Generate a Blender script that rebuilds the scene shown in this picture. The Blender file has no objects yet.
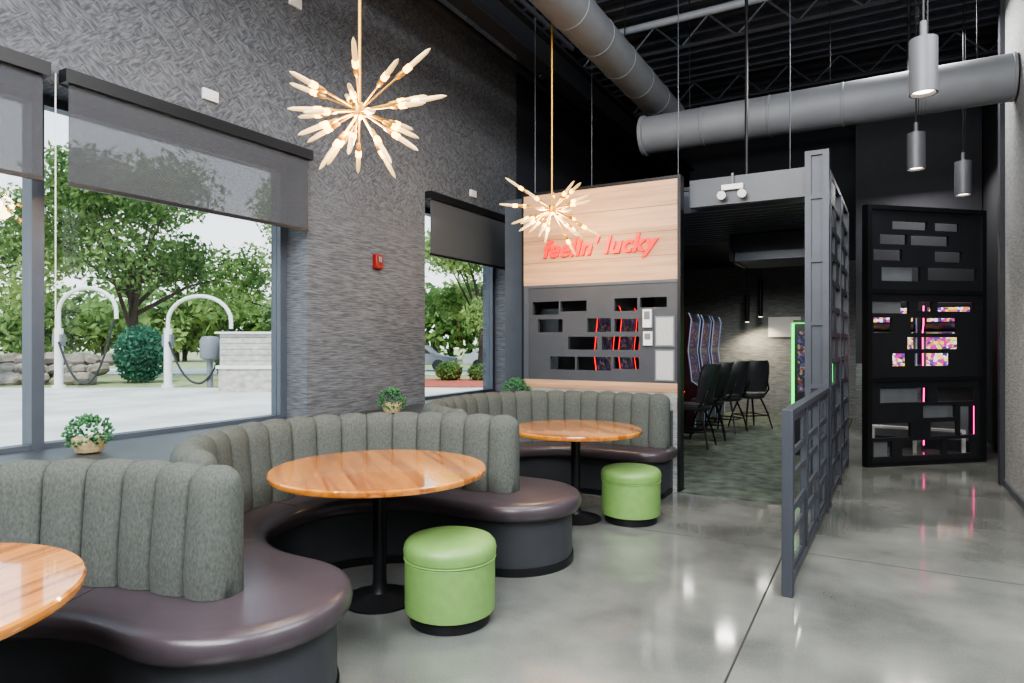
import bpy, bmesh, math, random
from mathutils import Vector, Matrix
random.seed(7)
scene = bpy.context.scene
pi = math.pi

def lin(c):
    return tuple(((x/255.0)/12.92 if x/255.0 <= .04045 else ((x/255.0+.055)/1.055)**2.4) for x in c) + (1.0,)

# ------------------------------------------------------------------ materials
def newmat(name):
    m = bpy.data.materials.new(name); m.use_nodes = True
    nt = m.node_tree
    return m, nt, nt.nodes["Principled BSDF"]

def pmat(name, rgb, rough=.5, metal=0, var=.12, scale=(6,6,6), bump=0, bscale=None, emit=0, ergb=None, detail=4, spec=None, coat=0):
    m, nt, p = newmat(name)
    N, L = nt.nodes, nt.links
    tc = N.new("ShaderNodeTexCoord"); mp = N.new("ShaderNodeMapping")
    mp.inputs["Scale"].default_value = scale
    L.new(tc.outputs["Object"], mp.inputs["Vector"])
    nz = N.new("ShaderNodeTexNoise"); nz.inputs["Scale"].default_value = 1; nz.inputs["Detail"].default_value = detail
    L.new(mp.outputs[0], nz.inputs["Vector"])
    cr = N.new("ShaderNodeValToRGB")
    c = lin(rgb)
    cr.color_ramp.elements[0].position = .3; cr.color_ramp.elements[1].position = .7
    cr.color_ramp.elements[0].color = tuple(max(0, x*(1-var)) for x in c[:3])+(1,)
    cr.color_ramp.elements[1].color = tuple(min(1, x*(1+var)) for x in c[:3])+(1,)
    L.new(nz.outputs[0], cr.inputs[0]); L.new(cr.outputs[0], p.inputs["Base Color"])
    p.inputs["Roughness"].default_value = rough; p.inputs["Metallic"].default_value = metal
    if spec is not None: p.inputs["Specular IOR Level"].default_value = spec
    if coat: p.inputs["Coat Weight"].default_value = coat; p.inputs["Coat Roughness"].default_value = .12
    if emit:
        p.inputs["Emission Color"].default_value = lin(ergb or rgb); p.inputs["Emission Strength"].default_value = emit
    if bump:
        n2 = N.new("ShaderNodeTexNoise"); n2.inputs["Detail"].default_value = 3
        mp2 = N.new("ShaderNodeMapping"); mp2.inputs["Scale"].default_value = bscale or scale
        L.new(tc.outputs["Object"], mp2.inputs["Vector"]); L.new(mp2.outputs[0], n2.inputs["Vector"]); n2.inputs["Scale"].default_value = 1
        b = N.new("ShaderNodeBump"); b.inputs["Strength"].default_value = bump; b.inputs["Distance"].default_value = .01
        L.new(n2.outputs[0], b.inputs["Height"]); L.new(b.outputs[0], p.inputs["Normal"])
    return m

def wallpaper(name, dark, light, bump=.18):
    m, nt, p = newmat(name); N, L = nt.nodes, nt.links
    tc = N.new("ShaderNodeTexCoord")
    def nz(scale, detail=3, dist=0):
        mp = N.new("ShaderNodeMapping"); mp.inputs["Scale"].default_value = scale
        L.new(tc.outputs["Object"], mp.inputs["Vector"])
        n = N.new("ShaderNodeTexNoise"); n.inputs["Scale"].default_value = 1; n.inputs["Detail"].default_value = detail
        n.inputs["Distortion"].default_value = dist
        L.new(mp.outputs[0], n.inputs["Vector"]); return n
    def strokes(ang):
        r = N.new("ShaderNodeMapping"); r.inputs["Rotation"].default_value = (math.radians(ang), 0, 0)
        L.new(tc.outputs["Object"], r.inputs["Vector"])
        s = N.new("ShaderNodeMapping"); s.inputs["Scale"].default_value = (18, 18, 80); L.new(r.outputs[0], s.inputs["Vector"])
        n = N.new("ShaderNodeTexNoise"); n.inputs["Scale"].default_value = 1; n.inputs["Detail"].default_value = 2
        L.new(s.outputs[0], n.inputs["Vector"]); return n
    def mixf(f, a, b):
        mx = N.new("ShaderNodeMix"); mx.data_type = 'FLOAT'; L.new(f, mx.inputs[0]); L.new(a, mx.inputs[2]); L.new(b, mx.inputs[3]); return mx.outputs[0]
    a = nz((8, 8, 120), 3)
    s1, s2 = strokes(40), strokes(-40)
    sel = nz((11, 11, 11), 0)
    st = N.new("ShaderNodeMath"); st.operation = 'GREATER_THAN'; st.inputs[1].default_value = .5; L.new(sel.outputs[0], st.inputs[0])
    up = mixf(st.outputs[0], s1.outputs[0], s2.outputs[0])
    c = nz((1.2, 1.2, 1.2), 2)
    sep = N.new("ShaderNodeSeparateXYZ"); L.new(tc.outputs["Object"], sep.inputs[0])
    mr = N.new("ShaderNodeMapRange"); mr.inputs[1].default_value = 2.4; mr.inputs[2].default_value = 3.0
    L.new(sep.outputs[2], mr.inputs[0])
    mxo = mixf(mr.outputs[0], a.outputs[0], up)
    ad = N.new("ShaderNodeMath"); ad.operation = 'MULTIPLY_ADD'
    L.new(c.outputs[0], ad.inputs[0]); ad.inputs[1].default_value = .15; L.new(mxo, ad.inputs[2])
    cr = N.new("ShaderNodeValToRGB")
    cr.color_ramp.elements[0].position = .40; cr.color_ramp.elements[1].position = .78
    cr.color_ramp.elements[0].color = lin(dark); cr.color_ramp.elements[1].color = lin(light)
    L.new(ad.outputs[0], cr.inputs[0]); L.new(cr.outputs[0], p.inputs["Base Color"])
    p.inputs["Roughness"].default_value = .75
    bp = N.new("ShaderNodeBump"); bp.inputs["Strength"].default_value = bump; bp.inputs["Distance"].default_value = .008
    L.new(mxo, bp.inputs["Height"]); L.new(bp.outputs[0], p.inputs["Normal"])
    return m

def woodmat(name, c1, c2, axis='Y', plank=.09, rough=.25, coat=0.0):
    m, nt, p = newmat(name); N, L = nt.nodes, nt.links
    tc = N.new("ShaderNodeTexCoord")
    mp = N.new("ShaderNodeMapping"); L.new(tc.outputs["Object"], mp.inputs["Vector"])
    mp.inputs["Scale"].default_value = {'Y': (26, 1.6, 26), 'X': (1.6, 26, 26)}[axis]
    n = N.new("ShaderNodeTexNoise"); n.inputs["Scale"].default_value = 1; n.inputs["Detail"].default_value = 5; n.inputs["Distortion"].default_value = .5
    L.new(mp.outputs[0], n.inputs["Vector"])
    sep = N.new("ShaderNodeSeparateXYZ"); L.new(tc.outputs["Object"], sep.inputs[0])
    dv = N.new("ShaderNodeMath"); dv.operation = 'DIVIDE'; dv.inputs[1].default_value = plank
    L.new(sep.outputs[{'Y': 0, 'X': 2}[axis]], dv.inputs[0])
    fl = N.new("ShaderNodeMath"); fl.operation = 'FLOOR'; L.new(dv.outputs[0], fl.inputs[0])
    wn = N.new("ShaderNodeTexWhiteNoise"); wn.noise_dimensions = '1D'; L.new(fl.outputs[0], wn.inputs["W"])
    mx = N.new("ShaderNodeMath"); mx.operation = 'MULTIPLY_ADD'; mx.inputs[1].default_value = .4
    L.new(wn.outputs[0], mx.inputs[0]); L.new(n.outputs[0], mx.inputs[2])
    cr = N.new("ShaderNodeValToRGB"); cr.color_ramp.elements[0].position = .35; cr.color_ramp.elements[1].position = 1.0
    cr.color_ramp.elements[0].color = lin(c1); cr.color_ramp.elements[1].color = lin(c2)
    L.new(mx.outputs[0], cr.inputs[0]); L.new(cr.outputs[0], p.inputs["Base Color"])
    p.inputs["Roughness"].default_value = rough; p.inputs["Coat Weight"].default_value = coat; p.inputs["Coat Roughness"].default_value = .04
    return m

def glassmat(name, tint=(1,1,1,1), refl=.06):
    m = bpy.data.materials.new(name); m.use_nodes = True; nt = m.node_tree; N, L = nt.nodes, nt.links
    N.remove(N["Principled BSDF"]); out = N["Material Output"]
    t = N.new("ShaderNodeBsdfTransparent"); t.inputs[0].default_value = tint
    g = N.new("ShaderNodeBsdfGlossy"); g.inputs["Roughness"].default_value = .02
    mx = N.new("ShaderNodeMixShader"); mx.inputs[0].default_value = refl
    L.new(t.outputs[0], mx.inputs[1]); L.new(g.outputs[0], mx.inputs[2]); L.new(mx.outputs[0], out.inputs[0])
    return m

def shademat(name, rgb, trans):
    m = bpy.data.materials.new(name); m.use_nodes = True; nt = m.node_tree; N, L = nt.nodes, nt.links
    N.remove(N["Principled BSDF"]); out = N["Material Output"]
    tc = N.new("ShaderNodeTexCoord"); nz = N.new("ShaderNodeTexNoise"); nz.inputs["Scale"].default_value = 60
    L.new(tc.outputs["Object"], nz.inputs["Vector"])
    cr = N.new("ShaderNodeValToRGB"); c = lin(rgb)
    cr.color_ramp.elements[0].color = tuple(x*.97 for x in c[:3])+(1,); cr.color_ramp.elements[1].color = tuple(x*1.03 for x in c[:3])+(1,)
    L.new(nz.outputs[0], cr.inputs[0])
    t = N.new("ShaderNodeBsdfTransparent"); g = N.new("ShaderNodeBsdfDiffuse"); L.new(cr.outputs[0], g.inputs[0])
    mx = N.new("ShaderNodeMixShader"); mx.inputs[0].default_value = 1-trans
    L.new(t.outputs[0], mx.inputs[1]); L.new(g.outputs[0], mx.inputs[2]); L.new(mx.outputs[0], out.inputs[0])
    return m

def leafmat(name, c1, c2, scale=1.5):
    m, nt, p = newmat(name); N, L = nt.nodes, nt.links; out = N["Material Output"]
    tc = N.new("ShaderNodeTexCoord"); nz = N.new("ShaderNodeTexNoise"); nz.inputs["Scale"].default_value = scale; nz.inputs["Detail"].default_value = 6
    L.new(tc.outputs["Object"], nz.inputs["Vector"])
    cr = N.new("ShaderNodeValToRGB"); cr.color_ramp.elements[0].position = .35; cr.color_ramp.elements[1].position = .65
    cr.color_ramp.elements[0].color = lin(c1); cr.color_ramp.elements[1].color = lin(c2)
    L.new(nz.outputs[0], cr.inputs[0]); L.new(cr.outputs[0], p.inputs["Base Color"]); p.inputs["Roughness"].default_value = .6
    tr = N.new("ShaderNodeBsdfTranslucent"); L.new(cr.outputs[0], tr.inputs[0])
    mx = N.new("ShaderNodeMixShader"); mx.inputs[0].default_value = .4
    L.new(p.outputs[0], mx.inputs[1]); L.new(tr.outputs[0], mx.inputs[2]); L.new(mx.outputs[0], out.inputs[0])
    return m

M = {}
M['paper'] = wallpaper("wallcovering_grey", (66,69,74), (112,115,120))
M['paper2'] = wallpaper("wallcovering_light", (120,122,123), (166,167,167))
M['loungewall'] = wallpaper("lounge_wallcovering", (96,101,103), (144,148,150))
M['dark'] = pmat("dark_painted_wall", (44,46,52), .7, var=.1)
M['black'] = pmat("black_metal", (30,31,34), .4, metal=.3, var=.1)
M['blackgloss'] = pmat("black_laminate", (36,37,41), .28, var=.1)
M['slate'] = pmat("slate_laminate", (66,69,75), .4, var=.06)
M['ledge'] = pmat("ledge_dark", (58,62,66), .35, var=.12)
M['frame'] = pmat("frame_grey", (80,86,95), .4, metal=.2, var=.06)
M['steel'] = pmat("partition_steel", (56,60,68), .45, metal=.05, var=.1)
M['duct'] = pmat("duct_metal", (112,115,119), .6, metal=.1, var=.08, scale=(3,3,3))
M['pipe'] = pmat("pipe_grey", (120,124,130), .5, var=.05)
M['ceil'] = pmat("ceiling_deck", (70,73,82), .7, var=.15)
M['fabric'] = pmat("booth_fabric", (80,84,80), .9, var=.24, scale=(110,110,60), bump=.06, bscale=(300,300,300), detail=5, spec=.25)
M['vinyl'] = pmat("booth_vinyl", (66,59,64), .3, var=.06, scale=(14,14,14), bump=.08, bscale=(120,120,120))
M['piping'] = pmat("seam_piping", (46,41,44), .5, var=.05)
M['base'] = pmat("booth_base", (54,56,61), .42, var=.1)
M['green'] = pmat("green_vinyl", (112,148,84), .42, var=.06, scale=(20,20,20), bump=.1, bscale=(110,110,110))
M['table'] = woodmat("table_wood", (142,76,24), (224,150,66), 'Y', .085, .1, .8)
M['oak'] = woodmat("oak_panel", (160,124,96), (202,166,132), 'X', .2, .5)
M['red'] = pmat("sign_red", (205,8,6), .4, var=.04, emit=.9, ergb=(235,2,0))
M['brass'] = pmat("brass", (186,146,72), .35, metal=.75, var=.05)
M['glow'] = pmat("frosted_glow", (230,206,156), .15, var=.02, emit=.30, ergb=(255,200,110))
M['bulb'] = pmat("bulb_glow", (255,196,100), .3, var=.02, emit=9, ergb=(255,172,50))
M['white'] = pmat("white_plastic", (218,218,216), .45, var=.02)
M['redbox'] = pmat("alarm_red", (132,28,26), .4, var=.03)
M['glass'] = glassmat("window_glass", (.98,1,.99,1), .04)
M['shade'] = shademat("shade_fabric", (84,86,90), .32)
M['shade2'] = shademat("shade_fabric_dense", (84,86,90), .12)
M['spot'] = pmat("lamp_lens", (255,240,220), .3, var=.01, emit=6, ergb=(255,238,214))
M['pend'] = pmat("pendant_grey", (92,94,98), .45, metal=.2, var=.05)
M['pot'] = pmat("pot_woven", (176,158,120), .7, var=.25, scale=(60,60,60))
M['succ'] = leafmat("succulent_leaf", (50,100,66), (114,168,118), 25)
M['leaf'] = leafmat("tree_leaf", (70,102,56), (138,166,98), .9)
M['leaf2'] = leafmat("tree_leaf_bright", (104,136,74), (172,194,124), .9)
M['shrub'] = leafmat("shrub_leaf", (48,100,82), (92,150,122), 2)
M['bark'] = pmat("bark", (72,62,56), .9, var=.3, scale=(5,5,1), bump=.6)
M['grass'] = pmat("grass", (150,158,112), .95, var=.25, scale=(1.5,1.5,1.5))
M['mulch'] = pmat("mulch_red", (168,88,68), .95, var=.3, scale=(9,9,9))
M['pave'] = pmat("pavement", (204,201,193), .85, var=.24, scale=(.6,.6,.6), detail=8)
M['stone'] = pmat("rough_stone", (186,182,174), .9, var=.25, scale=(5,5,8), bump=.6)
M['rock'] = pmat("boulder_rock", (140,132,122), .95, var=.35, scale=(3,3,5), bump=.8)
M['siding'] = pmat("siding_white", (224,224,222), .7, var=.04)
M['hose'] = pmat("rubber_hose", (46,48,52), .6, var=.05)
M['paperw'] = pmat("printed_paper", (170,172,172), .7, var=.14, scale=(60,60,110), detail=1)
M['mat_g'] = pmat("frosted_insert", (108,112,116), .5, var=.08)
def em(n, rgb, s, var=.0): return pmat(n, rgb, .4, var=var, emit=s)
M['e_mag'] = em("neon_magenta", (255,30,150), 3)
M['e_red'] = em("neon_red", (255,30,24), 1.1)
M['e_blu'] = em("cool_edge_light", (150,165,200), .2)
M['e_grn'] = em("neon_green", (20,230,80), 2.2)
def screenmat(name, cols, scale, st):
    m, nt, p = newmat(name); N, L = nt.nodes, nt.links
    tc = N.new("ShaderNodeTexCoord"); v = N.new("ShaderNodeTexVoronoi"); v.inputs["Scale"].default_value = scale
    L.new(tc.outputs["Object"], v.inputs["Vector"])
    s = N.new("ShaderNodeSeparateColor"); L.new(v.outputs["Color"], s.inputs[0])
    cr = N.new("ShaderNodeValToRGB"); cr.color_ramp.interpolation = 'CONSTANT'
    while len(cr.color_ramp.elements) < len(cols): cr.color_ramp.elements.new(.5)
    for i, c in enumerate(cols):
        cr.color_ramp.elements[i].position = i/len(cols); cr.color_ramp.elements[i].color = lin(c)
    L.new(s.outputs[0], cr.inputs[0]); L.new(cr.outputs[0], p.inputs["Base Color"]); L.new(cr.outputs[0], p.inputs["Emission Color"])
    p.inputs["Emission Strength"].default_value = st; return m
M['scr'] = screenmat("game_screen", [(18,22,50),(70,40,80),(16,18,32),(120,108,80),(20,24,44),(40,66,110),(96,30,38)], 34, .4)
M['scr2'] = screenmat("prize_screen", [(190,40,150),(240,210,90),(110,60,160),(230,230,230),(70,60,100),(220,130,90)], 26, .9)

def concrete():
    m, nt, p = newmat("polished_concrete"); N, L = nt.nodes, nt.links
    tc = N.new("ShaderNodeTexCoord")
    def nz(s, d, ds=0):
        n = N.new("ShaderNodeTexNoise"); n.inputs["Scale"].default_value = s; n.inputs["Detail"].default_value = d; n.inputs["Distortion"].default_value = ds
        L.new(tc.outputs["Object"], n.inputs["Vector"]); return n
    a, b = nz(1.4, 9, .15), nz(90, 2)
    mx = N.new("ShaderNodeMath"); mx.operation = 'MULTIPLY_ADD'; mx.inputs[1].default_value = .2
    L.new(b.outputs[0], mx.inputs[0]); L.new(a.outputs[0], mx.inputs[2])
    cr = N.new("ShaderNodeValToRGB"); cr.color_ramp.elements[0].position = .40; cr.color_ramp.elements[1].position = .82
    cr.color_ramp.elements[0].color = lin((84,87,85)); cr.color_ramp.elements[1].color = lin((128,131,127))
    L.new(mx.outputs[0], cr.inputs[0]); L.new(cr.outputs[0], p.inputs["Base Color"])
    mr = N.new("ShaderNodeMapRange"); mr.inputs[3].default_value = .05; mr.inputs[4].default_value = .13
    L.new(a.outputs[0], mr.inputs[0]); L.new(mr.outputs[0], p.inputs["Roughness"])
    p.inputs["Specular IOR Level"].default_value = 1.0
    return m
M['floor'] = concrete()
M['joint'] = pmat("floor_joint", (42,42,42), .7, var=.1)
M['carpet'] = pmat("carpet", (72,82,74), .95, var=.55, scale=(7,7,7), bump=.4, bscale=(90,90,90), detail=6)

# ------------------------------------------------------------------ builder
class B:
    def __init__(s, name):
        s.name = name; s.v = []; s.f = []; s.m = []; s.mats = []
    def mi(s, m):
        if m not in s.mats: s.mats.append(m)
        return s.mats.index(m)
    def add(s, vs, fs, mat):
        o = len(s.v); s.v += [tuple(v) for v in vs]; k = s.mi(mat)
        for f in fs: s.f.append([i+o for i in f]); s.m.append(k)
    def box(s, x0, x1, y0, y1, z0, z1, mat):
        s.obox((0,0), (1,0), x0, x1, y0, y1, z0, z1, mat)
    def obox(s, o, u, u0, u1, w0, w1, z0, z1, mat):
        wx, wy = -u[1], u[0]
        P = lambda a, b, z: (o[0]+u[0]*a+wx*b, o[1]+u[1]*a+wy*b, z)
        vs = [P(a, b, z) for z in (z0, z1) for a, b in ((u0,w0),(u1,w0),(u1,w1),(u0,w1))]
        s.add(vs, [(3,2,1,0),(4,5,6,7),(0,1,5,4),(1,2,6,5),(2,3,7,6),(3,0,4,7)], mat)
    def slotted(s, o, u, w0, w1, u0, u1, z0, z1, holes, mat):
        zs = sorted(set([z0, z1]+[h[2] for h in holes]+[h[3] for h in holes]))
        for a, b in zip(zs[:-1], zs[1:]):
            if b-a < 1e-4: continue
            zc = (a+b)/2
            hs = sorted([(h[0], h[1]) for h in holes if h[2] < zc < h[3]])
            c = u0
            for h0, h1 in hs:
                if h0 > c: s.obox(o, u, c, h0, w0, w1, a, b, mat)
                c = max(c, h1)
            if c < u1: s.obox(o, u, c, u1, w0, w1, a, b, mat)
    def prism(s, poly, z0, z1, mat, matside=None):
        n = len(poly)
        vs = [(x, y, z0) for x, y in poly]+[(x, y, z1) for x, y in poly]
        s.add(vs, [tuple(range(n, 2*n))], mat)
        o = len(s.v)-2*n; k = s.mi(matside or mat)
        s.f.append([o+i for i in range(n)][::-1]); s.m.append(k)
        for i in range(n):
            j = (i+1) % n; s.f.append([o+i, o+j, o+n+j, o+n+i]); s.m.append(k)
    def lathe(s, c, prof, mat, seg=32, axis=None):
        ax = Vector(axis or (0,0,1)).normalized()
        t = Vector((1,0,0)) if abs(ax.x) < .9 else Vector((0,1,0))
        e1 = ax.cross(t).normalized(); e2 = ax.cross(e1); c = Vector(c)
        vs = []; fs = []
        for r, h in prof:
            for k in range(seg):
                a = 2*pi*k/seg
                vs.append(c+ax*h+(e1*math.cos(a)+e2*math.sin(a))*max(r, 1e-4))
        for i in range(len(prof)-1):
            for k in range(seg):
                k2 = (k+1) % seg
                fs.append((i*seg+k, i*seg+k2, (i+1)*seg+k2, (i+1)*seg+k))
        fs.append(tuple(range(seg))[::-1]); fs.append(tuple((len(prof)-1)*seg+k for k in range(seg)))
        s.add(vs, fs, mat)
    def cyl(s, p0, p1, r, mat, r1=None, seg=16):
        p0, p1 = Vector(p0), Vector(p1); d = p1-p0
        s.lathe(p0, [(r, 0), (r if r1 is None else r1, d.length)], mat, seg, d)
    def tube(s, pts, r, mat, seg=10, r1=None):
        pts = [Vector(p) for p in pts]; n = len(pts); vs = []; fs = []; prev = None
        for i, p in enumerate(pts):
            t = (pts[min(i+1, n-1)]-pts[max(i-1, 0)]).normalized()
            if prev is None:
                a = Vector((0,0,1)) if abs(t.z) < .9 else Vector((1,0,0)); e = t.cross(a).normalized()
            else: e = (prev-t*prev.dot(t)).normalized()
            prev = e; g = t.cross(e); rr = r if r1 is None else r+(r1-r)*i/(n-1)
            for k in range(seg):
                a = 2*pi*k/seg; vs.append(p+(e*math.cos(a)+g*math.sin(a))*rr)
        for i in range(n-1):
            for k in range(seg):
                k2 = (k+1) % seg; fs.append((i*seg+k, i*seg+k2, (i+1)*seg+k2, (i+1)*seg+k))
        fs.append(tuple(range(seg))[::-1]); fs.append(tuple((n-1)*seg+k for k in range(seg)))
        s.add(vs, fs, mat)
    def yprism(s, prof, y0, y1, mat):
        n = len(prof); vs = [(x, y0, z) for x, z in prof]+[(x, y1, z) for x, z in prof]
        fs = [tuple(range(n)), tuple(range(2*n-1, n-1, -1))]+[(i, i+n, (i+1) % n+n, (i+1) % n) for i in range(n)]
        s.add(vs, fs, mat)
    def done(s, loc=(0,0,0), rot=0, bevel=0, smooth=35, seg=2):
        me = bpy.data.meshes.new(s.name); me.from_pydata(s.v, [], s.f)
        for m in s.mats: me.materials.append(M[m])
        me.polygons.foreach_set("material_index", s.m)
        bm = bmesh.new(); bm.from_mesh(me); bmesh.ops.recalc_face_normals(bm, faces=bm.faces); bm.to_mesh(me); bm.free()
        if smooth:
            me.polygons.foreach_set("use_smooth", [True]*len(me.polygons))
            me.set_sharp_from_angle(angle=math.radians(smooth))
        ob = bpy.data.objects.new(s.name, me); scene.collection.objects.link(ob)
        ob.location = loc; ob.rotation_euler = (0, 0, rot)
        if bevel:
            md = ob.modifiers.new("bevel", 'BEVEL'); md.width = bevel; md.segments = seg; md.limit_method = 'ANGLE'; md.angle_limit = math.radians(40)
        return ob

def arc(cx, cy, r, a0, a1, n=24):
    return [(cx+r*math.cos(math.radians(a0+(a1-a0)*i/n)), cy+r*math.sin(math.radians(a0+(a1-a0)*i/n))) for i in range(n+1)]

# ------------------------------------------------------------------ room shell
XA, XB = -4.30, -4.60
CZ = 5.6
b = B("floor"); b.box(-4.9, 4.2, -3.2, 14.2, -.09, 0, 'floor')
for x in (-.577, 2.2): b.box(x-.005, x+.005, -3, 10, 0, .0008, 'joint')
for y in (4.9, 1.0): b.box(-4.3, 4, y-.004, y+.004, 0, .0008, 'joint')
b.box(-.35, 4, 7.45, 7.458, 0, .0008, 'joint')
b.done(smooth=0)
b = B("floor_carpet"); b.box(-4.28, -.45, 6.42, 13.9, .0, .012, 'carpet'); b.box(-1.66, -.6, 6.25, 6.42, 0, .012, 'carpet'); b.done(smooth=0)

b = B("wall_left")
b.box(-4.75, XA, -3.0, 7.72, 3.0, CZ, 'paper')
b.box(-4.75, XA, 4.01, 5.68, 0, 3.0, 'paper')
b.box(-4.75, XA, 7.58, 7.72, 0, 3.0, 'paper')
b.box(-4.75, XA, -3.0, -.5, 0, 3.0, 'paper')
b.box(-4.75, XA, -.5, 4.01, 0, .76, 'dark'); b.box(-4.75, XA, 5.68, 7.58, 0, .76, 'dark')
b.box(-4.75, XA, 7.72, 14.0, 0, CZ, 'dark')
b.done(smooth=0)
b = B("wall_back"); b.box(-4.75, 4.2, 14.0, 14.2, 0, CZ, 'dark'); b.box(-4.3, -.3, 13.93, 14.0, 0, 3.0, 'loungewall'); b.done(smooth=0)
b = B("wall_right"); b.box(4.0, 4.2, -3, 14, 0, CZ, 'paper2'); b.done(smooth=0)
b = B("wall_front"); b.box(-4.75, 4.2, -3.2, -3.0, 0, CZ, 'paper2'); b.done(smooth=0)
b = B("wall_pier"); b.box(1.10, 1.55, 5.2, 8.15, 0, CZ, 'paper2'); b.box(1.06, 1.55, 8.151, 8.3, 0, CZ, 'dark')
b.done(smooth=0)
b = B("baseboard_right"); b.box(1.082, 1.10, 5.2, 8.15, 0, .07, 'frame'); b.done(smooth=0)
b = B("wall_corridor"); b.box(1.35, 3.99, 10.3, 10.4, 0, CZ, 'dark'); b.box(1.35, 1.45, 10.4, 12.0, 0, CZ, 'dark'); b.done(smooth=0)

b = B("ceiling")
prof = []; y = -3.2
while y < 14.2:
    prof += [(y, CZ), (y+.10, CZ), (y+.14, CZ+.08), (y+.24, CZ+.08)]; y += .28
vs = []; fs = []
for (yy, zz) in prof: vs += [(-4.75, yy, zz), (4.2, yy, zz)]
for i in range(len(prof)-1): fs.append((2*i, 2*i+1, 2*i+3, 2*i+2))
b.add(vs, fs, 'ceil'); b.box(-4.75, 4.2, -3.2, 14.2, CZ+.12, CZ+.2, 'ceil'); b.done(smooth=0)
for y in (1.5, 3.6, 5.7, 8.3, 10.4, 12.3):
    b = B("ceiling_joist")
    b.box(-4.29, 3.99, y-.05, y+.05, CZ-.05, CZ-.01, 'dark'); b.box(-4.29, 3.99, y-.05, y+.05, CZ-.42, CZ-.38, 'dark')
    n = 24
    for i in range(n):
        x0 = -4.28+8.26*i/n; x1 = -4.28+8.26*(i+1)/n
        za, zb = (CZ-.04, CZ-.38) if i % 2 else (CZ-.38, CZ-.04)
        b.cyl((x0, y, za), (x1, y, zb), .014, 'frame', seg=6)
    b.done()
b = B("steel_beam"); x = -3.55
b.box(x-.1, x+.1, -2.99, 13.99, CZ-.50, CZ-.46, 'dark'); b.box(x-.1, x+.1, -2.99, 13.99, CZ-.84, CZ-.80, 'dark'); b.box(x-.012, x+.012, -2.99, 13.99, CZ-.8, CZ-.5, 'dark')
b.done(smooth=0)

# ducts
def duct(name, p0, p1, r):
    b = B(name); p0, p1 = Vector(p0), Vector(p1); L = (p1-p0).length; n = int(L/.62); prof = []
    for i in range(n):
        h0, h1 = L*i/n, L*(i+1)/n
        prof += [(r, h0), (r, h1-.03), (r+.005, h1-.025), (r+.005, h1-.005)]
    prof.append((r, L)); b.lathe(p0, prof, 'duct', 40, p1-p0)
    return b
d = duct("ventilation_duct", (-2.42, 7.5, 3.9), (1.085, 7.5, 3.9), .215)
d.lathe((-2.46, 7.5, 3.9), [(.02, 0), (.215, 0), (.235, .01), (.235, .05), (.215, .06)], 'duct', 40, (1,0,0))
for x in (-1.9, -.45, .8):
    d.cyl((x, 7.5, 4.1), (x, 7.5, CZ-.02), .006, 'black', seg=6)
d.done()
d = duct("ventilation_duct", (-2.5, -2.9, 4.55), (-2.5, 9.4, 4.55), .2)
for y in (1, 3, 5, 7): d.cyl((-2.5, y, 4.74), (-2.5, y, CZ-.02), .006, 'black', seg=6)
d.done()
b = B("sprinkler_pipe"); b.cyl((-3.05, 7.1, 5.0), (1.05, 7.1, 5.0), .042, 'pipe')
for x in (-2.9, -.9): b.cyl((x, 7.1, 5.0), (x, 7.1, CZ-.02), .008, 'pipe', seg=6)
b.done()
b = B("sprinkler_pipe"); b.cyl((-3.95, -2.9, 4.9), (-3.95, 13.8, 4.9), .05, 'dark'); b.done()
b = B("conduit_pipe"); b.cyl((-3.1, -2.9, 4.85), (-3.1, 6.9, 4.85), .025, 'frame'); b.done()
b = B("conduit_pipe"); b.cyl((.55, 2, 4.6), (.55, 6.9, 4.6), .03, 'frame'); b.cyl((.55, 2, 4.6), (.55, 2, CZ-.02), .02, 'frame'); b.done()
b = B("conduit_pipe"); b.cyl((-.2, 9.0, 4.3), (3.9, 9.0, 4.3), .04, 'frame'); b.cyl((.3,9,4.3),(.3,9,CZ-.06),.02,'dark'); b.done()

# windows
def window(name, y0, y1, mull):
    b = B(name); z0, z1 = .76, 3.0
    fr = 'frame'; t = .07
    b.box(XB-.05, XB+.05, y0+t, y1-t, z0, z0+.06, fr); b.box(XB-.05, XB+.05, y0+t, y1-t, z1-.06, z1, fr)
    b.box(XB-.05, XB+.05, y0, y0+t, z0, z1, fr); b.box(XB-.05, XB+.05, y1-t, y1, z0, z1, fr)
    for m in mull: b.box(XB-.06, XB+.06, m-.035, m+.035, z0, z1, fr)
    b.box(XB-.004, XB+.004, y0+t, y1-t, z0+.06, z1-.06, 'glass')
    b.box(XB+.06, XA, y0, y1, .762, .79, 'ledge')
    b.done(smooth=0)
window("window_1", -.5, 4.01, [2.06]); window("window_2", 5.68, 7.58, [])
def shade(y0, y1, mt='shade'):
    b = B("roller_shade"); x = XA+.002
    b.box(x, x+.085, y0, y1, 3.01, 3.09, 'black')
    b.box(x+.048, x+.052, y0+.03, y1-.03, 2.42, 3.01, mt)
    b.box(x+.04, x+.06, y0+.03, y1-.03, 2.395, 2.42, 'black')
    b.done(smooth=0)
shade(-.5, 1.98); shade(2.06, 4.0); shade(5.68, 7.5, 'shade2')
b = B("shade_pull_chain"); b.cyl((XA+.05, 2.02, 3.05), (XA+.05, 2.02, 1.3), .004, 'white', seg=6); b.done()

b = B("fire_alarm_strobe"); b.box(XA, XA+.05, 4.84, 4.94, 2.17, 2.31, 'redbox'); b.box(XA+.05, XA+.065, 4.87, 4.91, 2.23, 2.29, 'mat_g'); b.done(bevel=.006)
for (y, z) in ((3.07, 3.27), (3.87, 4.32), (6.62, 3.25)):
    b = B("wall_sensor_box"); b.box(XA, XA+.025, y-.062, y+.062, z-.04, z+.04, 'white'); b.box(XA+.025, XA+.03, y-.045, y+.045, z-.025, z+.025, 'white'); b.done(bevel=.005)

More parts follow.
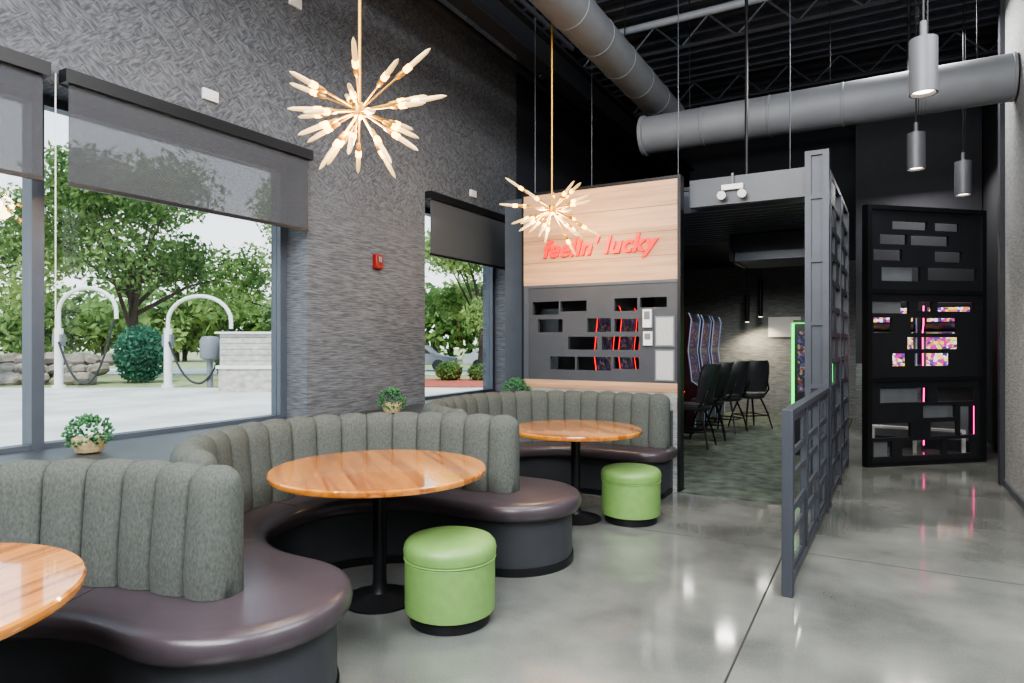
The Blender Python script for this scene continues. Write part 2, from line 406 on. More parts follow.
# ------------------------------------------------------------------ booth
CX = -2.42; C = [.70, 2.80, 4.90]; C3b = 5.13; mids = [-.35, 1.75, 3.85]; PXs = [-2.25, -2.27, -2.16]
def front(o):
    pts = arc(PXs[0], mids[0], .45-o, -90, 90, 20)
    for i in range(3):
        if i < 2:
            pts += arc(CX, C[i], .6+o, -90, -270, 36)
            pts += arc(PXs[i+1], mids[i+1], .45-o, -90, 90, 24)
        else:
            pts += arc(CX, C[2], .6+o, -90, -180, 18)+arc(CX, C3b, .6+o, -180, -270, 18)
            pts += arc(-1.94, 5.73+.25, .25-o, -90, 0, 10)+[(-1.69-o, 6.2)]
    return pts
def rear(r):
    return [(CX, C3b+r)]+arc(CX, C3b, r, 90, 180, 18)+arc(CX, C[2], r, 180, 270, 18)+arc(CX, C[1], r, 90, 270, 36)+arc(CX, C[0], r, 90, 270, 36)
def dedupe(p):
    o = []
    for q in p:
        if not o or (abs(q[0]-o[-1][0])+abs(q[1]-o[-1][1])) > 1e-3: o.append(q)
    return o
b = B("curved_booth_bench")
b.prism(dedupe(front(.06)+rear(1.0)), 0, .35, 'base')
b.prism(dedupe(front(.05)+rear(.995)), 0.0, .05, 'black')
def ring_stack(b, rings, mat):
    vs = []; fs = []
    for k, (o, z) in enumerate(rings):
        P = front(o)+rear(1.0)
        n = len(P); vs += [(x, y, z) for x, y in P]
        if k:
            for i in range(n):
                j = (i+1) % n; fs.append(((k-1)*n+i, (k-1)*n+j, k*n+j, k*n+i))
    fs.append(tuple(range(n))[::-1]); fs.append(tuple((len(rings)-1)*n+i for i in range(n)))
    b.add(vs, fs, mat)
ring_stack(b, [(.03,.345),(.012,.352),(0,.37),(-.005,.40),(.0,.425),(.012,.442),(.03,.452),(.07,.458)], 'vinyl')
def seam(x0, y0, x1, y1):
    b.tube([(x0, y0, .457), (x1, y1, .457)], .003, 'piping', 6)
for a, cy in ((115, C[0]), (180, C[0]), (120, C[1]), (180, C[1]), (240, C[1]), (125, C3b), (180, C3b), (235, C[2])):
    ca, sa = math.cos(math.radians(a)), math.sin(math.radians(a)); seam(CX+.67*ca, cy+.67*sa, CX+.92*ca, cy+.92*sa)
def back(path, chw=.18):
    P = [Vector((x, y)) for x, y in dedupe(path)]
    sl = [0]
    for i in range(1, len(P)): sl.append(sl[-1]+(P[i]-P[i-1]).length)
    L = sl[-1]; nch = round(L/chw)
    def at(s):
        s = min(max(s, 0), L)
        for i in range(1, len(P)):
            if sl[i] >= s-1e-9: return P[i-1].lerp(P[i], (s-sl[i-1])/(sl[i]-sl[i-1]))
        return P[-1]
    us = [0, .025, .06, .12, .22, .36, .5, .64, .78, .88, .94, .975]
    sv = []
    for c in range(nch): sv += [(c+u_, u_) for u_ in us]
    sv.append((nch, 0.0))
    t = .082; z0 = .45; H = .955
    prof = [(t*.6, z0), (t+.024, z0+.01), (t+.028, .55), (t+.018, .68), (t+.006, .79), (t, .85), (t*.92, .895), (t*.72, .93), (t*.38, H-.006), (0, H), (-t*.38, H-.006), (-t*.72, .93), (-t*.92, .895), (-t, .85), (-t, .65), (-t, z0+.01), (-t*.6, z0)]
    vs = []; fs = []; m = len(prof)
    for c, ph in sv:
        s = L*c/nch
        p = at(s); e = .03; tg = (at(s+e)-at(s-e)).normalized(); nrm = Vector((tg.y, -tg.x))
        bul = .030*math.sqrt(max(0, 1-(2*ph-1)**2)) if ph > 0 else 0.0
        de = min(s, L-s)/.10
        if de < 1: k = math.sqrt(max(0, 1-(1-de)**2)); sc = .15+.85*k; hz = .9+.1*k
        else: sc = 1; hz = 1
        if de < .3: bul = max(bul, .018)
        for (n, z) in prof:
            top = max(0, (z-.85)/.105); side = 1 if n > 0 else -1
            bb = bul-.018
            nn = (n+side*bb*(1-top*.7)*(1 if abs(n) > .01 else 0))*sc
            zz = z0+(z+bb*top*.8-z0)*hz
            vs.append((p.x+nrm.x*nn, p.y+nrm.y*nn, zz))
    ns = len(sv)-1
    for i in range(ns):
        for j in range(m):
            j2 = (j+1) % m; fs.append((i*m+j, i*m+j2, (i+1)*m+j2, (i+1)*m+j))
    fs.append(tuple(range(m))[::-1]); fs.append(tuple(ns*m+j for j in range(m)))
    b.add(vs, fs, 'fabric')
R = .965
def booth_path(i):
    ext = (.20, .31)
    if i < 2: return arc(CX, C[i], R, -102, -180-85, 60)+[(CX-.02, C[i]+R+.005), (CX+.12, C[i]+R+.03), (CX+ext[i], C[i]+R+.05)]
    return arc(CX, C[2], R, -102, -180, 40)+arc(CX, C3b, R, -180, -270, 40)+[(-1.73, C3b+R)]
for i in range(3): back(booth_path(i))
bo = b.done(smooth=60)

b = B("window_ledge")
def ledge_x(y):
    r = 1.049
    if y < C[0]-r: return CX
    for cy in C[:2]:
        if abs(y-cy) <= r: return CX-math.sqrt(max(0, r*r-(y-cy)**2))
    if y < C[2]: return CX-math.sqrt(max(0, r*r-(y-C[2])**2))
    if y < C3b: return CX-r
    return CX-math.sqrt(max(0, r*r-(y-C3b)**2))
ys = [-.9]
n = 260
ys += [-.35+(C3b+1.049+.35)*i/n for i in range(n+1)]
vs = []; fs = []
for y in ys:
    x = min(ledge_x(y), -2.46) if y > -.3 else -2.46
    vs += [(XA, y, 0), (XA, y, .79), (x, y, .79), (x, y, 0)]
for i in range(len(ys)-1):
    a = 4*i; fs += [(a+1, a+2, a+6, a+5), (a+2, a+3, a+7, a+6), (a, a+1, a+5, a+4)]
fs += [(0,1,2,3)]
b.add(vs, fs, 'ledge')
b.box(XA, -1.75, ys[-1]+.02, 6.27, 0, .79, 'ledge'); b.box(XA, -3.47, 6.27, 7.7, 0, .79, 'ledge'); b.done(smooth=0)

# ------------------------------------------------------------------ tables
def table(x, y, r, rot=0):
    b = B("round_pedestal_table")
    b.lathe((0,0,0), [(.04,.71),(r-.03,.71),(r-.006,.716),(r,.726),(r,.742),(r-.006,.75),(.02,.752)], 'table', 72)
    b.lathe((0,0,0), [(.20,0),(.205,.004),(.205,.014),(.18,.022),(.10,.034),(.055,.05),(.042,.08),(.038,.12),(.038,.66),(.05,.68)], 'black', 40)
    for a in (0, pi/2):
        u = (math.cos(a), math.sin(a)); b.obox((0,0), u, -.28, .28, -.025, .025, .685, .71, 'black')
    return b.done(loc=(x, y, 0), rot=rot)
table(-2.43, .63, .555, .3); table(-2.46, 2.83, .60, .9); table(-2.18, 4.92, .54, .9)

def stool(x, y):
    b = B("round_green_ottoman"); r = .235
    b.lathe((0,0,0), [(r-.03,0),(r-.025,.002),(r-.025,.055),(r-.03,.06)], 'black', 48)
    prof = [(r-.02,.055),(r,.065),(r+.002,.10),(r+.002,.325),(r-.004,.332),(r-.004,.338),(r+.006,.346),(r+.010,.38),(r+.004,.405),(r-.012,.424),(r-.04,.434),(r-.12,.44),(.02,.442)]
    b.lathe((0,0,0), prof, 'green', 56)
    b.lathe((0,0,0), [(r,.329),(r+.008,.335),(r,.341)], 'green', 56)
    b.done(loc=(x, y, 0))
stool(-1.97, 2.82); stool(-1.77, 5.10)

# ------------------------------------------------------------------ plants
def plant(x, y, z, s=1.0):
    b = B("potted_succulent")
    b.lathe((0,0,0), [(.05*s,0),(.075*s,.01*s),(.095*s,.05*s),(.1*s,.10*s),(.09*s,.105*s)], 'pot', 24)
    rnd = random.Random(int(x*100))
    for i in range(260):
        a = rnd.uniform(0, 2*pi); el = rnd.uniform(-.6, 1.5); rr = rnd.uniform(.08, .125)*s
        c = Vector((math.cos(a)*math.cos(el)*rr*1.1, math.sin(a)*math.cos(el)*rr*1.1, .115*s+math.sin(el)*rr*1.0))
        dr = (c-Vector((0,0,.06*s))).normalized()+Vector((rnd.uniform(-.5,.5), rnd.uniform(-.5,.5), rnd.uniform(-.3,.5)))
        l = rnd.uniform(.020, .032)*s
        b.lathe(c, [(.002*s,0),(.009*s,l*.35),(.009*s,l*.7),(.001,l)], 'succ', 5, dr)
    b.done(loc=(x, y, z))
plant(-4.14, 2.15, .79, .92); plant(-3.97, 4.74, .79, .95); plant(-3.40, 6.10, .79, 1.1)

# ------------------------------------------------------------------ feature wall
b = B("wall_feature")
X0, X1, Y0, Y1 = -3.43, -1.68, 6.29, 6.41
b.box(X0+.02, X1-.03, Y0+.03, Y1-.005, 2.07, 3.05, 'black')
b.box(X0+.02, X1-.03, Y0, Y0+.03, 2.07, 3.05, 'oak')
for z in (2.31, 2.55, 2.80): b.box(X0+.02, X1-.03, Y0-.001, Y0+.0, z-.002, z+.002, 'bark')
b.box(X1-.03, X1, Y0-.01, Y1, 0, 3.05, 'black'); b.box(X0, X0+.02, Y0-.01, Y1, 0, 3.05, 'black'); b.box(X0, X1, Y0-.01, Y1, 3.05, 3.08, 'black')
holes = [(-3.306,-2.99,1.75,1.89),(-2.97,-2.669,1.78,1.89),(-2.361,-2.12,1.77,1.90),(-2.09,-1.82,1.80,1.90),
         (-3.24,-2.945,1.56,1.70),(-2.66,-2.40,1.56,1.70),(-2.36,-2.11,1.56,1.69),
         (-2.88,-2.55,1.375,1.51),(-2.50,-2.10,1.375,1.51),
         (-3.09,-2.80,1.16,1.30),(-2.78,-2.40,1.16,1.30),(-2.37,-2.10,1.18,1.30)]
b.slotted((0,0), (1,0), Y0+.01, Y0+.06, X0+.08, X1-.03, 1.05, 2.04, holes, 'slate')
b.box(X0+.02, X1-.03, Y0, Y0+.07, 2.04, 2.07, 'frame'); b.box(X0+.02, X0+.08, Y0+.0, Y0+.07, 1.05, 2.04, 'frame')
b.box(X0+.02, X1-.03, Y0-.005, Y1-.005, .96, 1.05, 'oak')
b.box(X0+.02, X1-.03, Y0, Y1-.005, 0, .96, 'paper2')
b.done(smooth=0)
b = B("column_corner"); b.box(-3.80, -3.46, 6.55, 6.75, .79, 3.1, 'frame'); b.done(smooth=0)
cu = bpy.data.curves.new("lucky_sign", 'FONT'); cu.body = "feelin' lucky"; cu.size = .25; cu.extrude = .014; cu.shear = .28; cu.space_character = 1.04; cu.offset = .006
cu.align_x = 'CENTER'; cu.align_y = 'CENTER'; cu.materials.append(M['red'])
so = bpy.data.objects.new("lucky_sign", cu); scene.collection.objects.link(so); so.location = (-2.55, Y0-.016, 2.44); so.rotation_euler = (pi/2, 0, 0)
for z0, z1 in ((1.41, 1.71), (1.07, 1.38)):
    b = B("wall_notice"); b.box(-1.935, -1.74, Y0-.003, Y0+.01, z0, z1, 'mat_g'); b.box(-1.92, -1.755, Y0-.005, Y0-.003, z0+.015, z1-.015, 'paperw'); b.done(smooth=0)
b = B("wall_thermostat"); b.box(-2.055, -1.965, Y0-.02, Y0+.01, 1.60, 1.78, 'white'); b.box(-2.04, -1.98, Y0-.024, Y0-.02, 1.68, 1.76, 'mat_g'); b.done(bevel=.006)
b = B("wall_thermostat"); b.box(-2.05, -1.96, Y0-.02, Y0+.01, 1.42, 1.56, 'white'); b.box(-2.035, -1.975, Y0-.024, Y0-.02, 1.48, 1.54, 'mat_g'); b.done(bevel=.006)

# soffit over lounge
b = B("ceiling_soffit")
b.box(-1.66, -.58, 6.55, 6.63, 2.80, 3.07, 'slate')
b.box(-3.4, -.58, 6.8, 9.2, 3.03, 3.07, 'black'); b.box(-4.28, -.58, 9.2, 13.93, 3.0, 3.07, 'black'); b.box(-1.66, -.58, 6.63, 6.8, 3.03, 3.07, 'black')
y = 6.82
while y < 9.2: b.box(-3.4, -.58, y, y+.05, 2.80, 3.03, 'frame'); y += .16
b.box(-1.62, -.58, 8.4, 9.3, 2.56, 2.78, 'dark')
y = 8.4
while y < 9.3: b.box(-1.57, -.58, y, y+.03, 2.46, 2.56, 'frame'); y += .1
b.box(-1.63, -1.58, 8.38, 9.31, 2.46, 2.79, 'black')
b.done(smooth=0)
b = B("emergency_light"); b.box(-1.34, -1.14, 6.50, 6.545, 2.93, 2.98, 'white'); b.cyl((-1.24,6.52,2.97),(-1.24,6.52,3.09),.014,'mat_g')
for x in (-1.33, -1.14):
    b.lathe((x, 6.50, 2.89), [(.02,0),(.035,.03),(.042,.06),(.036,.065)], 'white', 20, (0,-1,-.4)); b.cyl((x, 6.5, 2.9), (x, 6.52, 2.94), .012, 'mat_g')
b.done()
for (x, y, z) in ((-1.15, 6.75, 3.075), (-1.72, 6.35, 3.085), (-.75, 6.75, 3.075), (-3.3, 6.35, 3.085), (-2.9, 7.0, 3.075)):
    b = B("suspension_rod"); b.cyl((x, y, z), (x, y, CZ-.08), .005 if x != -1.15 else .016, 'frame' if x != -1.15 else 'black', seg=8); b.done()

# ------------------------------------------------------------------ lattice partition
b = B("slatted_railing")
o = (-.46, 4.0); e = (-.40, 6.18); Ld = math.hypot(e[0]-o[0], e[1]-o[1]); u = ((e[0]-o[0])/Ld, (e[1]-o[1])/Ld)
w = .022
b.obox(o, u, 0, .07, -.03, .03, 0, 1.07, 'steel'); b.obox(o, u, Ld-.06, Ld, -w, w, 0, 1.03, 'steel')
b.obox(o, u, .07, Ld, -.03, .03, 1.03, 1.07, 'steel'); b.obox(o, u, .07, Ld-.06, -w, w, .05, .10, 'steel')
for a in (.72, 1.42): b.obox(o, u, a, a+.05, -w, w, .10, 1.03, 'steel')
holes = []
rows = [(.14,.30),(.34,.44),(.48,.64),(.68,.78),(.82,.98)]
rr = random.Random(3)
for k, (za, zb) in enumerate(rows):
    c = .10+(k % 2)*.14
    while c < Ld-.2:
        l = rr.uniform(.4, .8); holes.append((c, min(c+l, Ld-.08), za, zb)); c += l+rr.uniform(.06, .1)
b.slotted(o, u, -.01, .01, .07, Ld-.06, .10, 1.03, holes, 'steel')
b.done(bevel=.003)
b = B("slatted_screen")
# end column: two posts with infill plate set back
b.box(-.57, -.52, 6.2, 6.34, 0, 3.12, 'steel'); b.box(-.43, -.38, 6.2, 6.335, 0, 3.12, 'steel')
b.box(-.52, -.43, 6.225, 6.26, 0, 3.12, 'steel')
for z in (.0, .6, 1.05, 1.6, 2.15, 2.7, 3.08): b.box(-.52, -.43, 6.203, 6.225, z, z+.04, 'steel')
o = (-.40, 6.34); e = (-.34, 8.5); Ld = math.hypot(e[0]-o[0], e[1]-o[1]); u = ((e[0]-o[0])/Ld, (e[1]-o[1])/Ld)
b.obox(o, u, 0, .06, -.03, .03, 0, 2.95, 'steel'); b.obox(o, u, Ld-.07, Ld, -.03, .03, 0, 2.95, 'steel')
b.obox(o, u, Ld/2-.03, Ld/2+.03, -.03, .03, 0, 2.95, 'steel')
z = .06
k = 0
while z < 2.95:
    b.obox(o, u, .06, Ld-.07, -.02, .02, z, z+.045, 'steel')
    c = .2+(k*37 % 50)/100
    b.obox(o, u, c, c+.3, -.015, .015, z+.045, min(z+.24, 2.95), 'steel'); b.obox(o, u, c+1.0, c+1.25, -.015, .015, z+.045, min(z+.24, 2.95), 'steel')
    z += .24; k += 1
b.done(smooth=0)

# ------------------------------------------------------------------ angled slotted door panel
b = B("slotted_divider_panel")
o = (-.15, 8.6); e = (1.10, 9.74); Ld = math.hypot(e[0]-o[0], e[1]-o[1]); u = ((e[0]-o[0])/Ld, (e[1]-o[1])/Ld)
H = [(.36,.86,2.78,2.88),(.96,1.32,2.78,2.88),(.19,.57,2.60,2.72),(.62,1.17,2.60,2.72),(.10,.50,2.41,2.54),(.96,1.36,2.41,2.54),(.21,.76,2.17,2.34),(.86,1.58,2.19,2.34),
     (.07,.60,1.79,1.93),(.72,.93,1.82,1.93),(1.0,1.55,1.82,1.93),(.10,.36,1.56,1.74),(.62,1.29,1.56,1.74),(.57,1.32,1.37,1.51),(.36,.57,1.17,1.32),(.67,1.19,1.17,1.32),
     (.19,.86,.74,.91),(1.0,1.55,.74,.91),(.79,1.26,.55,.70),(.04,.62,.33,.50),(.90,1.29,.33,.50),(1.33,1.58,.33,.68),(.10,.36,.11,.29),(.50,1.07,.11,.29),(1.14,1.50,.11,.29)]
b.slotted(o, u, -.02, .02, .06, Ld-.06, .05, 3.0, H, 'blackgloss')
for a in (0, Ld-.06): b.obox(o, u, a, a+.06, -.045, .045, 0, 3.05, 'black')
for z in (0, .99, 2.02, 3.0): b.obox(o, u, .06, Ld-.06, -.045, .045, z, z+.05, 'black')
for h in (6, 8, 16, 18, 22):
    q = H[h]; b.obox(o, u, q[0], q[0]+(q[1]-q[0])*.8, .0, .012, q[2], q[3], 'mat_g')
b.done(smooth=0)
b = B("wall_alcove"); b.box(-.34, 1.34, 12.0, 12.1, 0, CZ, 'dark'); b.box(-.34, 1.34, 11.97, 12.0, 0, 1.1, 'loungewall'); b.done(smooth=0)

# arcade / slot machines
def slot_machine(x, y, rot, scr='scr', edge='e_red', h=1.85):
    b = B("slot_machine")
    prof = [(-.30,0),(.25,0),(.27,.55),(.42,.66),(.40,.74),(.20,.82),(.14,1.30),(.20,h-.12),(.16,h),(-.2,h),(-.30,h-.2)]
    b.yprism(prof, -.30, .30, 'blackgloss')
    def slab(x0, z0, x1, z1, w, mat, t=.008):
        b.add([(x0+t,-w,z0),(x0+t,w,z0),(x1+t,w,z1),(x1+t,-w,z1),(x0-t,-w,z0),(x0-t,w,z0),(x1-t,w,z1),(x1-t,-w,z1)],
              [(0,1,2,3),(7,6,5,4),(0,4,5,1),(1,5,6,2),(2,6,7,3),(3,7,4,0)], mat)
    slab(.198, .87, .148, 1.26, .25, scr); slab(.152, 1.34, .192, h-.15, .25, scr)
    slab(.262, .12, .268, .5, .2, 'mat_g')
    for s in (-1, 1):
        b.tube([(.27, s*.3, .1), (.285, s*.3, .55), (.43, s*.3, .67), (.22, s*.3, .83), (.16, s*.3, 1.3), (.21, s*.3, h-.1), (.17, s*.3, h)], .008, edge, 6)
    b.lathe((.33, .12, .72), [(.03,0),(.03,.02),(.01,.025)], 'e_red', 12); b.lathe((.33, -.05, .72), [(.02,0),(.02,.02),(.01,.025)], 'white', 12)
    b.done(loc=(x, y, .012), rot=rot)
for i, (x, y) in enumerate(((-3.05,7.35),(-3.05,8.15),(-3.05,8.95),(-3.05,9.75),(-2.78,10.55),(-2.78,11.35),(-2.78,12.15))):
    slot_machine(x, y, 0, 'scr', ('e_red','e_blu')[i > 3], 1.9)
for y in (8.4, 9.2, 10.0): slot_machine(-3.9, y, 0, 'scr', 'e_red', 1.9)
b = B("lit_game_kiosk"); x0, x1, y0, y1 = -.96, -.50, 9.0, 9.5
b.box(x0, x1, y0, y1, 0, 1.72, 'blackgloss'); b.box(x0+.05, x1-.05, y0-.006, y0, .80, 1.58, 'scr')
b.tube([(x0, y0-.012, .62), (x0, y0-.012, 1.68), (x1, y0-.012, 1.68), (x1, y0-.012, .62), (x0, y0-.012, .62)], .014, 'e_grn', 8)
b.tube([(x0-.012, y0, .62), (x0-.012, y1, .62), (x0-.012, y1, 1.68), (x0-.012, y0, 1.68), (x0-.012, y0, .62)], .012, 'e_grn', 8)
b.done(loc=(0,0,.012))
def arcade(x, y, rot, edge):
    b = B("arcade_game_cabinet"); w = .28
    b.yprism([(-.35,0),(.35,0),(.35,.7),(.42,.9),(.15,1.0),(.1,1.6),(.3,1.7),(.3,1.95),(-.35,1.95)], -w, w, 'blackgloss')
    b.box(.13, .16, -w+.04, w-.04, 1.08, 1.58, 'scr2'); b.box(.3, .31, -w+.04, w-.04, 1.73, 1.92, 'scr2'); b.box(.35, .356, -w+.06, w-.06, .15, .6, 'mat_g')
    for s in (-1, 1): b.tube([(.36, s*w, .05), (.36, s*w, .7), (.43, s*w, .9), (.16, s*w, 1.0), (.11, s*w, 1.6), (.31, s*w, 1.7), (.31, s*w, 1.95)], .009, edge, 6)
    b.done(loc=(x, y, 0), rot=rot)
arcade(.17, 10.75, -pi/2-.05, 'e_blu'); arcade(.80, 10.8, -pi/2, 'e_mag')
b = B("claw_prize_shelf"); b.box(-.1, .95, 10.0, 10.12, .30, .33, 'white')
for x in (-.08, .4, .93): b.box(x-.02, x+.02, 10.0, 10.12, 0, .30, 'white')
b.done(smooth=0)

def gaming_chair(x, y, rot):
    b = B("casino_chair")
    b.lathe((0,0,.50), [(.02,0),(.2,0),(.235,.02),(.24,.06),(.22,.09),(.1,.10),(.01,.10)], 'base', 28)
    vs = []; n = 12
    for k, zz in enumerate((.62, .78, .95, 1.08, 1.14)):
        for i in range(n+1):
            a = math.radians(110+140*i/n); w = (.23, .25, .25, .22, .15)[k]; off = -.03*k
            vs.append((math.cos(a)*.26*1.0+off, math.sin(a)*w*1.1, zz))
    fs = [(k*(n+1)+i, k*(n+1)+i+1, (k+1)*(n+1)+i+1, (k+1)*(n+1)+i) for k in range(4) for i in range(n)]
    nv = len(vs); vs2 = [(x_*.82, y_*.84, z_) for x_, y_, z_ in vs]
    fs2 = [tuple(q+nv for q in f[::-1]) for f in fs]
    rim = []
    loop = [i for i in range(n+1)]+[k*(n+1)+n for k in range(1, 5)]+[4*(n+1)+i for i in range(n-1, -1, -1)]+[k*(n+1) for k in range(3, 0, -1)]
    for a_, c_ in zip(loop, loop[1:]+loop[:1]): rim.append((a_, c_, c_+nv, a_+nv))
    b.add(vs+vs2, fs+fs2+rim, 'base')
    for s in (-1, 1): b.tube([(-.1, s*.2, .54), (-.2, s*.22, .66), (-.23, s*.16, .8)], .014, 'black', 8)
    for sx in (-1, 1):
        for sy in (-1, 1): b.tube([(sx*.12, sy*.12, .50), (sx*.2, sy*.2, .25), (sx*.25, sy*.25, 0)], .016, 'black', 8, r1=.012)
    for p, q in (((.2,.2),(.2,-.2)), ((.2,-.2),(-.2,-.2)), ((-.2,-.2),(-.2,.2)), ((-.2,.2),(.2,.2))):
        b.cyl((p[0], p[1], .22), (q[0], q[1], .22), .01, 'black', seg=8)
    b.done(loc=(x, y, .012), rot=rot)
for x, y, r in ((-2.25, 9.1, pi), (-2.25, 9.95, pi+.2), (-2.15, 10.8, pi-.2), (-1.9, 11.5, pi-.8)): gaming_chair(x, y, r)

for x, y, z0, z1 in ((-2.3, 13.6, 1.85, 2.40), (-2.05, 13.6, 1.95, 2.7)):
    b = B("slim_pendant_light"); b.cyl((x, y, z0), (x, y, z1), .045, 'black'); b.cyl((x, y, z1), (x, y, 2.99), .006, 'black', seg=6); b.cyl((x,y,z0-.004),(x,y,z0),.035,'spot'); b.done()
b = B("wall_notice"); b.box(-1.95, -1.35, 13.90, 13.93, 1.55, 1.95, 'white'); b.done(smooth=0)

# cylinder pendants (right)
for x, y, z, h, r in ((.21, 4.25, 2.83, .30, .07), (.29, 7.02, 3.04, .33, .075), (.78, 8.46, 3.03, .36, .08)):
    b = B("cylinder_pendant_light")
    b.lathe((x, y, z), [(r-.012,.02),(r-.008,0),(r,0),(r,h),(r-.02,h+.006),(.02,h+.01)], 'pend', 32)
    b.cyl((x, y, z+.018), (x, y, z+.024), r-.014, 'spot', seg=24)
    b.cyl((x, y, z+h), (x, y, CZ-.02), .006, 'black', seg=8); b.cyl((x+.02, y, z+h), (x+.02, y, CZ-.02), .003, 'black', seg=6)
    b.cyl((x, y, z+h), (x, y, z+h+.1), .018, 'pend', seg=12)
    b.done()

# ------------------------------------------------------------------ chandeliers
def chandelier(x, y, z, seed, rot=0):
    b = B("starburst_chandelier"); rnd = random.Random(seed)
    b.lathe((0,0,-.05), [(.005,0),(.035,.015),(.045,.05),(.035,.085),(.005,.1)], 'brass', 20)
    b.cyl((0,0,0), (0,0,CZ-z-.02), .010, 'brass', seg=12)
    b.lathe((0,0,CZ-z-.03), [(.06,0),(.065,.005),(.065,.03)], 'brass', 24)
    n = 27
    for i in range(n):
        zz = 1-2*(i+.5)/n; zz = zz*.76-.12; a = i*2.39996+rnd.uniform(-.35, .35); rr = math.sqrt(max(0, 1-zz*zz))
        d = Vector((rr*math.cos(a), rr*math.sin(a), zz+rnd.uniform(-.1, .1))).normalized()
        l0 = rnd.choice((.17, .21, .26, .30)); L = rnd.uniform(.20, .235)
        b.cyl(d*.03, d*l0, .0055, 'brass', seg=8)
        b.lathe(d*(l0-.03), [(.008,0),(.014,.012),(.0145,.055),(.011,.06)], 'brass', 10, d)
        b.lathe(d*l0, [(.010,.02),(.0135,L*.25),(.0140,L*.6),(.011,L*.88),(.002,L)], 'glow', 10, d)
        b.lathe(d*l0, [(.011,.028),(.0175,.036),(.0175,.07),(.012,.08)], 'bulb', 8, d)
    b.done(loc=(x, y, z), rot=rot, smooth=40)
chandelier(-2.51, 2.72, 2.74, 4, .4); chandelier(-2.72, 5.58, 2.72, 9, 1.3)

# ------------------------------------------------------------------ exterior
b = B("ground"); b.box(-120, -4.76, -60, 120, -.2, -.13, 'grass'); b.done(smooth=0)
b = B("pavement"); b.prism([(-4.76,-30),(-4.76,22.57),(-45.6,-.54),(-45.6,-30)], -.13, -.10, 'pave'); b.done(smooth=0)
b = B("mulch_bed"); b.prism([(-4.76,22.7),(-4.76,28.2),(-19.5,20.0),(-17.7,15.6)], -.13, -.08, 'mulch'); b.done(smooth=0)
b = B("street_road"); b.prism([(-4.76,33),(-4.76,40),(-60,9),(-60,2)], -.13, -.10, 'pave'); b.done(smooth=0)

def scatter(b, c, rad, n, size, mat, rnd, shell=.55):
    vs = []; fs = []
    for i in range(n):
        d = Vector((rnd.gauss(0,1), rnd.gauss(0,1), rnd.gauss(0,1))).normalized()*(shell+(1-shell)*rnd.random())
        p = Vector(c)+Vector((d.x*rad[0], d.y*rad[1], d.z*rad[2]))
        a = Vector((rnd.gauss(0,1), rnd.gauss(0,1), rnd.gauss(0,1))).normalized(); e = a.cross(Vector((rnd.gauss(0,1), rnd.gauss(0,1), rnd.gauss(0,1)))).normalized()
        s = size*rnd.uniform(.6, 1.3); k = len(vs)
        vs += [p-a*s, p+e*s*.45, p+a*s, p-e*s*.45]; fs.append((k, k+1, k+2, k+3))
    b.add(vs, fs, mat)
def tree(x, y, h, cr, seed, mat='leaf', nl=9000, low=2.6, tr=.2):
    rnd = random.Random(seed); b = B("deciduous_tree")
    b.tube([(0,0,-.13),(.1,.05,h*.2),(.0,.1,h*.35),(.15,0,h*.55)], tr, 'bark', 10, r1=.1)
    cl = []
    for i in range(13):
        a = i*2.4+rnd.uniform(-.3, .3); rr = cr*rnd.uniform(.35, .95); zz = rnd.uniform(low+.5, h*.9)
        rr *= (1-.45*max(0, (zz-h*.5)/(h*.5)))
        p = Vector((math.cos(a)*rr, math.sin(a)*rr, zz)); s0 = Vector((0.05, .05, h*rnd.uniform(.18, .45)))
        mid = s0.lerp(p, .5)+Vector((0, 0, rnd.uniform(0, .5)))
        b.tube([s0, s0.lerp(mid, .6), mid, p], tr*.42, 'bark', 6, r1=.02); cl.append(p)
    cl.append(Vector((0,0,h*.85)))
    for p in cl:
        r = cr*rnd.uniform(.3, .42); scatter(b, p, (r, r, r*.75), nl//len(cl), .15, mat, rnd, .3)
    b.done(loc=(x, y, 0), smooth=0)
tree(-28.1, 16.3, 9.5, 5.4, 1, 'leaf', 15000, 3.4, .26); tree(-33.5, 12.0, 9, 4.5, 2, 'leaf2', 9000, 2.6); tree(-27, 25.5, 11, 5, 3, 'leaf2', 10000, 2.5)
tree(-22.5, 24.5, 8.5, 3.6, 5, 'leaf', 9000, 2.2); tree(-16.8, 26.6, 7.5, 3.6, 6, 'leaf2', 12000, 1.6); tree(-21.5, 39, 8, 4, 8, 'leaf', 8000, 1.8)
tree(-27, 5.5, 9, 4, 12, 'leaf', 10000, 3.2)
def shrub(x, y, rx, h, seed, mat='shrub', n=1600, s=.09):
    rnd = random.Random(seed); b = B("garden_shrub")
    b.cyl((0,0,-.03), (0,0,h*.5), .05, 'bark', seg=8)
    scatter(b, (0,0,h*.48), (rx, rx, h*.52), n, s, mat, rnd, .6); scatter(b, (0,0,h*.45), (rx*.7, rx*.7, h*.45), n//2, s, mat, rnd, .6)
    b.done(loc=(x, y, -.08), smooth=0)
shrub(-24.7, 14.7, .95, 2.2, 3, n=3500); shrub(-15.0, 21.4, .55, .75, 5, 'leaf'); shrub(-13.9, 22.0, .5, .65, 6, 'leaf'); shrub(-16.6, 21.0, .5, .7, 7, 'leaf')
shrub(-30.5, 14.2, 1.0, 1.4, 8, 'leaf2', 2000); shrub(-22.8, 17.6, .9, 1.3, 9, 'leaf', 2000)
rnd = random.Random(77); b = B("distant_tree_line")
for i in range(34):
    t = i/33; p = (-70+62*t+rnd.uniform(-2,2), 16+44*t+rnd.uniform(-2,2), rnd.uniform(2.2, 4.0)); r = rnd.uniform(2.4, 4.0)
    b.cyl((p[0], p[1], -.13), (p[0], p[1], 2), .2, 'bark', seg=6)
    scatter(b, p, (r, r, r*.85), 620, .42, ('leaf', 'leaf2')[i % 2], rnd, .5)
